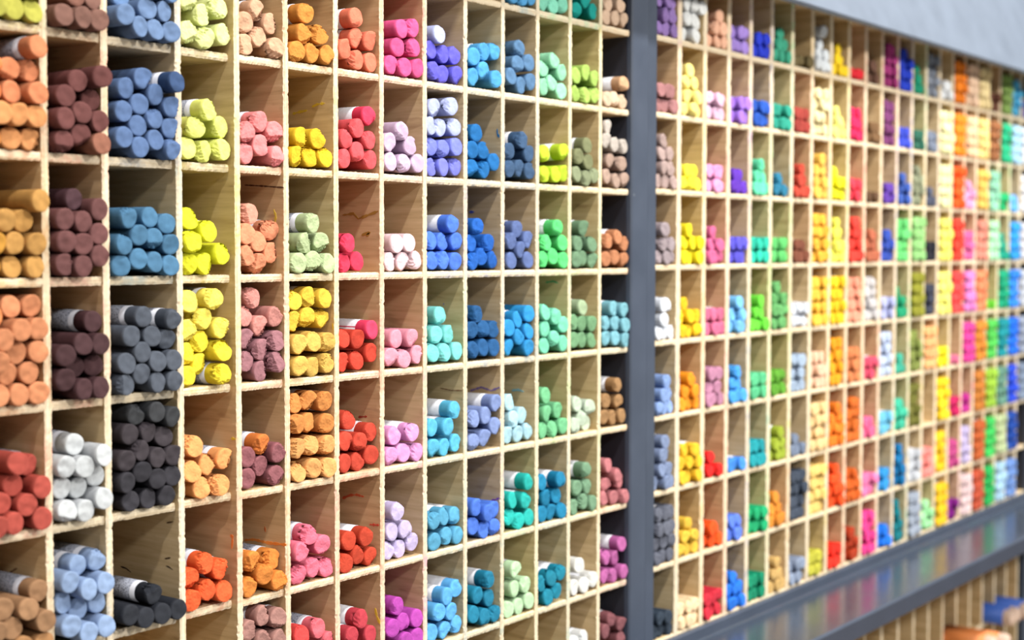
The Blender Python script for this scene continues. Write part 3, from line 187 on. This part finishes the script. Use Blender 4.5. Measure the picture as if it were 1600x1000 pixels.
# right rack: pigment and pile (sticks per tier, f = packed full) of each compartment
RIGHT = """0 purple:150,120,185:3232;white:232,234,232:3331;peach:245,188,155:321;violet:168,138,222:33;blue:35,60,215:32;green:60,165,132:321;olive:112,98,62:3;white:230,236,240:3211;yellow:255,215,0:321;red:228,32,48:3;brown:112,78,62:22;magenta:168,52,122:3332;blue:24,58,195:3332;green:12,148,112:321;grey:135,142,155:3333;white:235,238,240:32;orange:252,135,5:f;peach:250,212,178:f;cream:250,226,165:f;brown:108,66,48:33;olive:130,162,82:f;sky blue:80,180,225:3332;violet:80,64,165:33
1 dusty rose:170,118,118:33;pale yellow:255,236,135:3221;pale pink:235,192,220:33;violet:165,118,225:33;blue:35,88,190:33;teal:42,162,138:33;brick:168,62,52:33;cream:255,240,182:3332;pale yellow:255,250,135:321;crimson:230,32,92:332;tan:130,96,62:32;plum:122,58,112:3333;blue:60,80,212:32;dark green:50,112,92:32;slate:120,130,150:33;ivory:250,246,185:f;orange:255,140,12:f;peach:255,206,162:f;cream:250,216,132:f;brown:160,102,62:f;green:32,186,132:f;pale blue:172,216,245:f;white:235,236,238:f
2 taupe:176,152,146:3221;yellow:255,240,55:32;pink:245,165,215:33;purple:102,52,190:32;mint:102,230,178:321;teal blue:42,130,165:21;brick:202,72,52:321;amber:250,200,82:3221;yellow:255,250,10:331;red pink:240,62,82:33;dark brown:106,76,52:3;purple:102,62,172:32;blue:60,95,182:331;grey green:150,156,126:3321;slate:86,92,112:32;ivory:255,250,185:f;orange:255,92,5:f;pink:240,166,210:332;amber:245,196,92:f;mint:150,216,182:f;green:22,186,112:33;blue:100,180,250:32;white:236,236,240:f
3 mauve:160,146,150:322;yellow:255,236,5:331;pink:216,102,150:321;indigo:92,86,215:33;turquoise:42,206,176:33;green:100,206,112:33;brown:126,72,52:32;amber:250,186,52:3333;lemon:255,250,92:3221;red:240,62,48:3332;brown:186,102,72:332;blue:50,80,182:332;green:110,216,122:3332;light green:150,210,128:f;black:36,36,46:32;yellow:255,246,112:f;red:240,62,42:f;pink:230,102,165:333;salmon:226,142,122:f;mint:180,240,192:f;teal:5,160,132:332;blue:42,160,240:f;pale grey:220,220,226:f
4 white:226,232,240:312;amber:255,206,5:331;rose:220,112,150:33;light blue:120,196,250:321;green:110,226,62:321;green:106,180,106:3321;pale grey:214,220,230:33;amber:250,196,62:3333;yellow:255,206,5:3333;salmon:250,162,132:3332;pale grey:206,202,202:3332;lavender:180,186,230:33;green:22,160,112:331;olive:150,150,42:f;slate:62,66,82:333;yellow:255,250,122:f;red:245,72,72:f;orchid:230,132,206:f;salmon orange:246,142,96:f;green:110,210,52:2;teal:5,166,122:f;blue:42,136,240:f;grey:200,206,216:f
5 periwinkle:140,170,225:321;orange:255,156,12:321;mauve:196,136,166:322;blue:72,166,245:321;green:92,200,142:33;green:96,166,48:33;grey blue:166,186,210:333;peach:250,206,172:333;orange:255,170,5:3333;rust:226,136,82:333;pink red:230,82,112:33;pale blue:200,216,245:3333;teal:62,180,152:32;olive:136,150,72:3332;apricot:255,186,122:f;yellow:255,242,5:33;pink:226,112,150:2;magenta:226,62,156:f;orange brown:220,136,42:f;green:86,206,86:f;teal:5,150,160:f;blue:12,110,235:f;slate:150,160,180:f
6 slate blue:126,142,176:3221;amber:242,192,32:332;red:236,32,28:21;blue:66,146,240:3;teal:22,160,170:33;lime:166,186,52:321;slate:122,136,160:31;peach:255,216,152:3333;orange:255,132,22:3321;orange:226,112,32:3332;pink:240,102,150:32;sky blue:112,200,235:33;teal:62,196,160:332;olive:112,112,42:3333;-;yellow:255,216,5:f;crimson:200,22,92:33;magenta:200,42,150:33;ochre:200,122,42:f;lime:160,206,62:f;sage:102,150,132:f;blue:32,72,216:f;slate:130,146,170:f
7 grey:102,106,120:3333;yellow:240,196,62:321;orange red:255,86,5:32;blue:92,130,235:32;green:22,180,116:33;orange brown:226,142,42:321;dark slate:66,76,92:3333;apricot:255,216,122:3333;orange red:255,82,12:3321;rust:216,96,18:332;pink:246,126,180:33;blue:42,156,230:33;blue:5,120,180:2221;pale grey:206,210,216:333;salmon:255,152,142:332;yellow:255,206,5:3333;rose:206,76,142:332;lavender:200,186,226:3332;rust:200,96,42:f;green:62,200,92:f;pale sage:190,206,156:f;navy:22,72,166:f;-
8 dark slate:50,62,76:32;peach:255,222,176:33;red:216,42,62:33;blue:32,122,235:331;green:5,146,106:33;tan:216,176,106:321;grey blue:142,156,180:33;olive yellow:200,196,62:33;red:255,46,22:33;dark red:186,58,18:332;hot pink:240,62,146:3332;blue:12,120,235:33;teal:5,126,136:2221;grey:160,170,186:f;pale green:170,240,172:332;yellow:252,202,5:f;purple:132,18,132:33;pale pink:236,206,206:f;rust:200,82,52:f;green:42,186,92:f;pale blue:176,216,240:f;blue:112,150,216:f;-"""
ZL, HL, ZR, HR = .29042, .10627, .29396, .10618
TD, TS, DEP = .0072, .0076, .17               # upright and shelf thickness, rack depth
XR_ = [XS[13+k] for k in range(1, 15)]
XL_ = XS[:14]
for k in range(8): XR_.append(XR_[-1] + .0717)
X_POST0, X_POSTM, X_POST1, X_END = 1.6940, 1.7366, 1.7638, 3.412
sticks = []                                    # col,row,name,rgb,x,z,p,wrap,R
for ln in STICKS.split(';'):
    c, r, k, x, z, p, w, R = ln.split(',')
    nm, rgb = PIG[int(k)]
    sticks.append((int(c), int(r), nm, rgb, int(x)/1e4, int(z)/1e4, int(p)/1e4, int(w), int(R)/1e4))
rcells = {}
for ln in RIGHT.strip().split('\n'):
    r, rest = ln.split(' ', 1)
    for k, cell in enumerate(rest.split(';')):
        if cell != '-':
            nm, rgb, t = cell.split(':'); rcells[(k, int(r))] = (nm, tuple(map(int, rgb.split(','))), t)
cellcol = {}
for s in sticks: cellcol.setdefault((s[0], s[1]), s[3])
# ------------------------------------------------------------------ room and rack structure
V, F = box(-1.5, 5, -3.5, .26, -.05, 0); tag(obj('floor', mesh('floor', V, F, [M_FLOOR])), kind='structure')
V, F = box(-1.5, 5, .215, .26, 0, 3.0); tag(obj('wall_back', mesh('wall_back', V, F, [M_WALL])), kind='structure')
ZT, ZB = ZL + HL, ZL - 8*HL                    # top and bottom boards
def stain_left(c):
    def f(l):
        z = (ZB - TS/2) + l; r = int(math.ceil((ZL - z)/HL)); q = cellcol.get((c, r)) or cellcol.get((c, max(1, min(7, r))))
        return hue(lin(q)) if q else (1, .93, .82)
    return f
def stain_right(k):
    def f(l):
        z = (ZR-8*HR - TS/2) + l; r = int(math.ceil((ZR - z)/HR)); q = rcells.get((k, r))
        return hue(lin(q[1])) if q else (1, .93, .82)
    return f
rackL = empty('pigeonhole_rack', (.5, 0, CZ + ZB)); tag(rackL, 'plywood pigeonhole rack of large compartments left of the grey post', 'rack')
def P(o, root): o.parent = root; o.location = Vector(o.location) - root.location; return o
HH = ZT - ZB + TS
xl = [XL_[0] - .0725, XL_[0] - .145] + XL_
for i, x in enumerate(xl):
    me = board(HH, TD, DEP, 380, 'z', i+1, stain_left(i-3 if i >= 2 else 99), (M_WV, M_EV), .0003)
    P(obj('divider', me, loc=(x, 0, CZ + ZB - TS/2)), rackL)
REC = {0: .001, 1: .0028, 2: .0062, 3: .0090, 4: .0036, 5: .0022, 6: .0014}
shelf_mesh = {}
def shelf_at(x0, x1, z, rec, col, root, T=TS):
    key = round(x1-x0, 4); L = x1 - x0
    lst = shelf_mesh.setdefault(key, [])
    if len(lst) < 3: me = board(L, T, DEP-.012, 32, 'x', 50+len(shelf_mesh)*7+len(lst), None, (M_WH, M_EH), .0004); lst.append(me)
    else: me = rnd.choice(lst)
    return P(obj('shelf', me, loc=(x0, rec, z), color=col), root)
edges = sorted(xl)
for c in range(-2, 14):
    x0 = (XL_[c] if c >= 0 else XL_[0] + c*.0725) + TD/2 + .0001
    x1 = (XL_[c+1] if 0 <= c < 13 else (X_POST0 - .0015 if c == 13 else XL_[0] + (c+1)*.0725)) - (TD/2 + .0001 if c != 13 else 0)
    for r in range(-1, 9):
        q = cellcol.get((c, r)); shelf_at(x0, x1, CZ + ZL - r*HL, REC.get(c, .001), hue(lin(q)) if q else (1, .94, .84), rackL)
V, F = box(xl[1]-TD/2, X_POST0-.002, 0, .008, 0, HH); P(obj('back_panel', mesh('back_panel', V, F, [M_WH]), loc=(0, DEP+.0005, CZ+ZB-TS/2), color=(1, .92, .8)), rackL)
# chalk marks rubbed on the compartment walls
marks = {}
for k, (c, rgb, pts) in enumerate(MARKS):
    Vv = []; r = random.Random(k)
    Q = [Vector((0, a, b)) for a, b in pts]; D_ = []
    for a, b in zip(Q, Q[1:]):
        n = max(2, int((b-a).length/.002))
        D_ += [a.lerp(b, t/n) for t in range(n)]
    D_.append(Q[-1]); w = .0014 if max(rgb) > 140 else .0007
    for i, q in enumerate(D_):
        t = (D_[min(i+1, len(D_)-1)] - D_[max(i-1, 0)]).normalized(); nn = Vector((0, -t.z, t.y)); ww = w*r.uniform(.4, 1.3)*(.3 if i in (0, len(D_)-1) else 1)
        for s, dx in ((-1, .0002), (1, .0002), (1, -.0004), (-1, -.0004)): Vv.append(tuple(q + nn*ww*s + Vector((dx, 0, 0))))
    Ff = []
    for i in range(len(D_)-1):
        for j in range(4): a, b = i*4+j, i*4+(j+1) % 4; Ff.append((a, b, b+4, a+4))
    Ff += [(3, 2, 1, 0), tuple(range(len(Vv)-4, len(Vv)))]
    mk = plain('chalk_dust', rgb, .95)
    P(obj('chalk_mark', mesh('chalk_mark', Vv, Ff, [mk]), loc=(XL_[c+1]-TD/2, 0, CZ)), rackL)
# right-hand rack: uprights and through shelves, half-lapped
rackR = empty('pigeonhole_rack', (X_POST1+.01, 0, CZ + ZR - 8*HR)); tag(rackR, 'plywood pigeonhole rack of narrow compartments right of the grey post, going out of focus', 'rack')
TDR = .0118
HHR = 9*HR + TS
for i, x in enumerate(XR_):
    me = board(HHR, TDR, DEP, 150, 'z', 30+i, stain_right(i), (M_WV, M_EV), .0004)
    P(obj('divider', me, loc=(x, 0, CZ + ZR - 8*HR - TS/2)), rackR)
for r in range(-1, 9):
    me = board(X_END - .002 - X_POST1, TS, DEP-.01, 300, 'x', 80+r, None, (M_WH, M_EH), .0004)
    P(obj('shelf', me, loc=(X_POST1+.001, .0009, CZ + ZR - r*HR), color=(1, .93, .82)), rackR)
V, F = box(X_POST1, X_END-.002, 0, .008, 0, HHR); P(obj('back_panel', mesh('back_panel', V, F, [M_WH]), loc=(0, DEP+.0005, CZ+ZR-8*HR-TS/2), color=(1, .92, .8)), rackR)
# grey metal display frame
fr = empty('display_frame', (X_POSTM, 0, 0)); tag(fr, 'dark grey enamelled metal frame with posts, fascia and ledge holding both racks', 'frame')
def fpart(name, bx, m, lab=None):
    V, F = box(*bx); o = P(obj(name, mesh(name, V, F, [m])), fr)
    if lab: o['label'] = lab
    return o
ztop = CZ + .62
fpart('post', (X_POST0, X_POSTM-.0008, -.004, DEP+.02, 0, ztop, .0022), M_POST)
fpart('post', (X_POSTM+.0008, X_POST1, -.001, DEP+.02, 0, ztop, .0022), M_POST)
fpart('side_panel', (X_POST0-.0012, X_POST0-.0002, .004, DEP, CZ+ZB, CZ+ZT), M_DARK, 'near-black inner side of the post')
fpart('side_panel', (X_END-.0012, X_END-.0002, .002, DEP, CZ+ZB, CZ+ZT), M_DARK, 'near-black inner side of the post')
fpart('post', (X_END, X_END+.05, -.004, DEP+.02, 0, ztop, .0022), M_POST)
fpart('post', (xl[1]-.056, xl[1]-TD/2-.001, -.004, DEP+.02, 0, ztop, .0022), M_POST)
# fascia: leans back towards the top, its lower edge stands out over the racks
zf = CZ + .381
Vf = [(0, -.060, 0), (0, -.056, -.0035), (0, -.050, -.0035), (0, -.048, 0), (0, .07, .30), (0, .058, .303)]
x0, x1 = xl[1]-.06, X_END+.055
Vv = [(x, y, z+zf) for x in (x0, x1) for _, y, z in Vf]
Ff = [(i, (i+1) % 6, (i+1) % 6+6, i+6) for i in range(6)] + [(5, 4, 3, 2, 1, 0), (6, 7, 8, 9, 10, 11)]
P(obj('fascia', mesh('fascia', Vv, Ff, [M_FAS])), fr)['label'] = 'pale grey leaning fascia'
# ledge: upstand lip, glossy top, front nosing
zl = CZ - .574
Vf = [(.004, .0185), (-.004, .0185), (-.0065, .016), (-.0065, .002), (-.010, 0), (-.1365, 0), (-.1400, -.0035), (-.1400, -.0315), (-.1385, -.033), (-.128, -.033), (-.128, -.008), (.004, -.008)]
n = len(Vf); Vv = [(x, y, z+zl) for x in (x0, x1) for y, z in Vf]
Ff = [(i, i+n, (i+1) % n+n, (i+1) % n) for i in range(n)] + [tuple(range(n)), tuple(range(2*n-1, n-1, -1))]
me = mesh('ledge', Vv, Ff, [M_LEDGE, M_POST, M_NOSE], [0 if i in (3, 4) else 2 if i > 5 else 1 for i in range(n)] + [1, 1]); P(obj('ledge', me), fr)['label'] = 'glossy grey ledge reflecting the sticks above'
# lower rack under the ledge
rackB = empty('pigeonhole_rack', (3.0, 0, 0)); tag(rackB, 'plywood rack of tall narrow slots under the grey ledge', 'rack')
x = 1.80
k = 0
while x < 3.42:
    me = board(.86, .0095, DEP, 60, 'z', 200+k, lambda l: (1, .92, .76), (M_WV, M_EV), .0003)
    P(obj('divider', me, loc=(x, 0, .035)), rackB); x += .0786; k += 1
xb = x - .0786
for z in (.035, .39, CZ-.812):
    me = board(xb-1.80-.003, .009, DEP-.01, 60, 'x', 300+int(z*100), None, (M_WH, M_EH), .0003)
    P(obj('shelf', me, loc=(1.8015, .0012, z), color=(1, .86, .66)), rackB)
V, F = box(1.797, xb+.005, DEP+.0005, DEP+.008, .03, .895); P(obj('back_panel', mesh('back_panel', V, F, [M_WH]), color=(1, .88, .7)), rackB)
# ------------------------------------------------------------------ pastel sticks
def stick_mesh(seed, rough, seg=44, capr=7, L=.088, soft=False):
    """unit: metres, nominal radius 10 mm; front end at y=0, body runs to +y; front end broken, crushed or cut"""
    R = .010; r = random.Random(seed); V = []; F = []; sm = []
    tx, tz = r.uniform(-.16, .16), r.uniform(-.16, .16)
    chips = []
    for _ in range(r.choice((1, 1, 2)) if rough else r.choice((0, 0, 1))):
        a = r.uniform(0, 2*math.pi); chips.append((a, r.uniform(.35, .8), r.uniform(.35, .9) if rough else r.uniform(.3, .6)))
    lob = r.choice((2, 3)); la = r.uniform(0, 6.28); lam = r.uniform(.008, .028)
    def edge(a): return 1 + lam*math.cos(lob*a+la) + .02*noise.noise(Vector((math.cos(a)*1.5, math.sin(a)*1.5, seed*2.3)))
    def front(u, v):                       # depth of the end face at unit-disc point
        y = (tx*u + tz*v)*R + .0009*noise.noise(Vector((u*1.4, v*1.4, seed*1.7)))
        rr = math.hypot(u, v); y += .0009*max(0, rr-.7)**2*4
        for a, dep, off in chips:
            d = u*math.cos(a) + v*math.sin(a) - off
            if d > 0:
                nn = noise.noise(Vector((u*4, v*4, seed+5.)))
                n2 = abs(noise.noise(Vector((u*7+3, v*7, seed+2.))))
                y += d*dep*R*1.7*(1+.8*nn) + (.0012*nn - .0016*n2 + .0011 if rough else 0)
        if rough: y += .00028*noise.noise(Vector((u*5, v*5, seed*.7)))
        return y
    ringr = [1.0, .965, .89, .80, .70, .58, .45, .31, .16] if capr == 7 else [1.0, .93, .72, .42]
    ys = [L, L*.5, .022, .010, .0045]
    def add_ring(f):
        b = len(V)
        for i in range(seg): V.append(f(2*math.pi*i/seg))
        return b
    rings = []
    for y in ys: rings.append(add_ring(lambda a, y=y: (R*edge(a)*math.cos(a), y, R*edge(a)*math.sin(a))))
    for k, q in enumerate(ringr):
        def f(a, q=q, k=k):
            e = edge(a); u, v = q*math.cos(a), q*math.sin(a)
            y = front(u, v) + (.0006 if k == 0 else .0001 if k == 1 else 0)
            g = 1.0
            if rough and k in (0, 1): g = 1 + .05*noise.noise(Vector((math.cos(a)*3, math.sin(a)*3, seed*5.)))
            return (R*e*u*g, y, R*e*v*g)
        rings.append(add_ring(f))
    for j, (a, b) in enumerate(zip(rings, rings[1:])):
        for i in range(seg):
            i2 = (i+1) % seg; F.append((a+i, b+i, b+i2, a+i2)); sm.append(j < len(ys))
    c = len(V); V.append((0, front(0, 0), 0)); b = rings[-1]
    for i in range(seg): F.append((b+i, c, b+(i+1) % seg)); sm.append(False)
    c = len(V); V.append((0, L+.0008, 0)); b = rings[0]
    for i in range(seg): F.append((b+(i+1) % seg, c, b+i)); sm.append(True)
    fresh_shade = []
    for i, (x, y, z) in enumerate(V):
        if i < seg*len(ys) or i == len(V)-1: fresh_shade.append(0.); continue
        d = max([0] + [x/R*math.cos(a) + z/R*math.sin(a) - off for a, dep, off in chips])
        fresh_shade.append(1. if d <= 0 else max(0., .35 + .9*noise.noise(Vector((x*900, z*900, seed)))))  # chip hollows drop towards the darker shaft tone: shade painted into the colour
    return V, F, sm, fresh_shade
def wrap_mesh(seg=28):
    V = []; F = []; R = .01042; y0, y1 = .0165, .078
    for y, rr in ((y1, R-.0004), (y1, R), (.045, R), (y0, R), (y0, R-.0004)):
        for i in range(seg): a = 2*math.pi*i/seg; V.append((rr*math.cos(a), y, rr*math.sin(a)))
    for k in range(4):
        for i in range(seg): F.append((k*seg+i, k*seg+seg+i, k*seg+seg+(i+1) % seg, k*seg+(i+1) % seg))
    return V, F
NV = 18
def stick_data(name, seed, rough):
    v, f, s, fresh_shade = stick_mesh(seed, rough); me = mesh(name, v, f, [M_P], None, s)
    me.attributes.new('fresh_shade', 'FLOAT', 'POINT').data.foreach_set('value', fresh_shade); return me
ROUGH = [stick_data('rough_stick', 100+i, True) for i in range(NV)]
CLEAN = [stick_data('clean_stick', 300+i, False) for i in range(NV)]
V, F = wrap_mesh(); WRAP = mesh('wrapper', V, F, [M_PAPER], None, True)
ORD = ['first', 'second', 'third', 'fourth', 'fifth', 'sixth', 'seventh', 'eighth']
COLN = ['leftmost column', 'second column', 'third column', 'fourth column', 'fifth column', 'sixth column']
ROWN = ['', 'top row', 'second row', 'third row', 'fourth row', 'fifth row', 'sixth row', 'bottom row']
cells = {}
for s in sticks: cells.setdefault((s[0], s[1]), []).append(s)
def inframe(s):
    d = Vector((s[4], -s[6]+1.062, s[5])); x = d.dot(Vector(r2))/d.dot(fw)*2300; y = d.dot(Vector(u2))/d.dot(fw)*2300
    return abs(x) < 803 and abs(y) < 503
def tint(rgb, r, k=.93, s=.97):
    c = lin(rgb); g = sum(c)/3; k *= (1 + r.uniform(-.10, .07))
    return tuple(max(0, min(1, (v*s + g*(1-s))*k)) for v in c)
rest = []
for (c, r), L in sorted(cells.items()):
    nr = 8 if c < 0 else 7
    if c > 5: rest += L; continue
    zmin = min(s[5] for s in L); tiers = {}
    for s in sorted(L, key=lambda s: s[5]):
        k = round((s[5]-zmin)/(1.85*s[8])); tiers.setdefault(k, []).append(s)
    keys = sorted(tiers)
    for ti, k in enumerate(keys):
        row = sorted(tiers[k], key=lambda s: s[4])
        for j, s in enumerate(row):
            if not inframe(s): rest.append(s); continue
            R = s[8]; me = rnd.choice(CLEAN if c < 3 else ROUGH)
            loc = (s[4], -s[6], CZ + s[5])
            o = obj('pastel_stick', me, loc=loc, color=tint(s[3], rnd, .80, .84) if c < 3 else tint(s[3], rnd)); sc_ = R/.01*.985; o.scale = (sc_, 1, sc_)
            spin = rnd.uniform(0, 6.28)
            o.rotation_mode = 'YXZ'; o.rotation_euler = (rnd.uniform(-.012, .012), spin, rnd.uniform(-.02, .02))
            tn = 'bottom tier' if ti == 0 else ('top tier' if ti == len(keys)-1 else ORD[ti]+' tier')
            pn = 'alone' if len(row) == 1 else ('leftmost' if j == 0 else 'rightmost' if j == len(row)-1 else ORD[j]+' from left')
            tag(o, f"{s[2]} pastel stick, {tn}, {pn}, {COLN[c]}, {ROWN[r]} of left rack", 'pastel stick', f"pastel sticks piled in {COLN[c]}, {ROWN[r]}")
            if s[7]:
                w = obj('paper_wrapper', WRAP, o); w['label'] = 'white and grey printed paper wrapper'
# everything past the three hundred largest: one object
proto = [stick_mesh(500+i, i % 3 > 0, 20, 4) for i in range(8)]
wv, wf = wrap_mesh(14)
AV = []; AF = []; AC = []; AFR = []; ASM = []; nb = 0
protoV = [np.array(t[0]) for t in proto]; protoF = [t[1] for t in proto]; protoS = [t[2] for t in proto]; wvn = np.array(wv)
def put(x, y, z, R, rgb, wrap, k=None):
    global nb
    k = rnd.randrange(8) if k is None else k; a = rnd.uniform(0, 6.28); ca, sa = math.cos(a), math.sin(a); col = tint(rgb, rnd)
    tx, tz = rnd.uniform(-.015, .015), rnd.uniform(-.01, .01)
    for v, f, cl, s, fresh_shade in ([(protoV[k], protoF[k], col, protoS[k], proto[k][3])] + ([(wvn, wf, (.62, .63, .68), [True]*len(wf), [1.]*len(wvn))] if wrap else [])):
        AFR.extend(fresh_shade)
        q = v.copy(); sc_ = R/.01*.985; u, w = q[:, 0]*sc_, q[:, 2]*sc_
        q[:, 0] = u*ca - w*sa + x + q[:, 1]*tx; q[:, 2] = u*sa + w*ca + z + q[:, 1]*tz; q[:, 1] += y
        AV.append(q); AF.extend([tuple(i+nb for i in fc) for fc in f]); ASM.extend(s)
        AC.append(np.tile(np.array([*cl, 1.]), (len(q), 1))); nb += len(q)
for s in rest: put(s[4], -s[6], CZ+s[5], s[8], s[3], s[7])
for (k, r), (nm, rgb, t) in rcells.items():
    x0 = (XR_[k-1] + TDR/2) if k else X_POST1 + .001; x1 = (XR_[k] if k < 22 else X_END-.002) - TDR/2
    z0 = CZ + ZR - r*HR + TS/2; R = .0102; wid = x1-x0
    full = t == 'f'; tiers = [3, 3, 3, 3] if full else [int(q) for q in t]
    if full: R = .01045
    sp = min((wid-2*R)/2, 2*R*1.0) if True else 0
    sp = (wid-2*R-.0004)/2; jitx = .0002
    z = z0 + R + .0003; prev = 3; xoff = 0
    for ti, n in enumerate(tiers):
        hexed = n < prev
        if hexed: xoff += sp/2; dz = math.sqrt(max((2*R)**2-(sp/2)**2, R*R))
        else: dz = 2*R
        if ti: z += dz + .0002
        base = min(xoff, wid-2*R-(n-1)*sp - .0002) if (n-1)*sp < wid-2*R else 0
        if hexed and rnd.random() < .75: base = min(base, sp/2 if n == 2 else base)
        for j in range(n):
            x = x0 + R + .0002 + max(0, base) + j*sp
            top = ti == len(tiers)-1
            p = rnd.uniform(.003, .008) if full else rnd.uniform(-.005, .005)
            cc = rgb
            put(x, -p, z, R, cc, top and rnd.random() < .3)
        prev = n
me = bpy.data.meshes.new('pastel_sticks'); AVn = np.concatenate(AV); me.from_pydata(AVn.tolist(), [], AF); me.materials.append(M_PS)
me.polygons.foreach_set('use_smooth', ASM)
at = me.attributes.new('pigment', 'FLOAT_COLOR', 'POINT'); at.data.foreach_set('color', np.concatenate(AC).ravel())
me.attributes.new('fresh_shade', 'FLOAT', 'POINT').data.foreach_set('value', AFR); me.update()
tag(obj('pastel_sticks', me), 'remaining piled pastel sticks of every colour, smaller and further along both racks', 'pastel stick', None, 'stuff')
# ------------------------------------------------------------------ jumbo sticks jutting from the lower rack
def jumbo(x, p, z, R, rgb, label, grp, tiltz=0):
    V = []; F = []; seg = 24
    prof = [(.13, R), (.05, R), (.012, R), (.004, R*.97), (0, R*.86), (-.0016, R*.5)]
    for y, rr in prof:
        for i in range(seg): a = 2*math.pi*i/seg; V.append((rr*math.cos(a), y, rr*math.sin(a)))
    for k in range(len(prof)-1):
        for i in range(seg): F.append((k*seg+i, k*seg+seg+i, k*seg+seg+(i+1) % seg, k*seg+(i+1) % seg))
    V.append((0, -.002, 0)); b = (len(prof)-1)*seg
    for i in range(seg): F.append((b+i, len(V)-1, b+(i+1) % seg))
    F.append(tuple(range(seg)))
    o = obj('jumbo_pastel', mesh('jumbo_pastel', V, F, [M_P], None, True), loc=(x, -p, CZ+z), color=lin((246, 214, 190)))
    tag(o, label, 'pastel stick', grp)
    Vs = []; Fs = []; y0 = .018
    for y, rr in ((.128, R+.0002), (.128, R+.0006), (y0, R+.0006), (y0, R+.0002)):
        for i in range(seg): a = 2*math.pi*i/seg; Vs.append((rr*math.cos(a), y, rr*math.sin(a)))
    for k in range(3):
        for i in range(seg): Fs.append((k*seg+i, k*seg+seg+i, k*seg+seg+(i+1) % seg, k*seg+(i+1) % seg))
    obj('paper_sleeve', mesh('paper_sleeve', Vs, Fs, [plain('sleeve_paper', rgb, .5)], None, True), o)['label'] = 'coloured paper sleeve'
    return o
XLo = [1.80+.0786*i for i in range(21)]
zs = -.812 + .0045 - CZ*0
for i, (dx, p, dz, lab) in enumerate(((-.018, .10, .0, 'left'), (.018, .115, .0, 'right'))):
    xx = (XLo[14]+XLo[15])/2 + dx
    jumbo(xx, p, zs+.0172, .0168, (232, 140, 78), f"orange sleeved jumbo pastel jutting from the lower rack, {lab} of two", 'orange jumbo pastels in the lower rack')
for i, (c, p, rgb, lab) in enumerate(((17, .06, (58, 96, 180), 'blue sleeved jumbo pastel jutting from the lower rack, nearer the camera'), (18, .07, (70, 105, 190), 'blue sleeved jumbo pastel at the far right of the lower rack'))):
    xx = (XLo[c]+XLo[c+1])/2
    for j, dx in enumerate((-.0175, .0175)):
        jumbo(xx+dx, p, zs+.0172, .0168, rgb, lab + (', left of its pair' if j == 0 else ', right of its pair'), 'blue jumbo pastels in the lower rack')
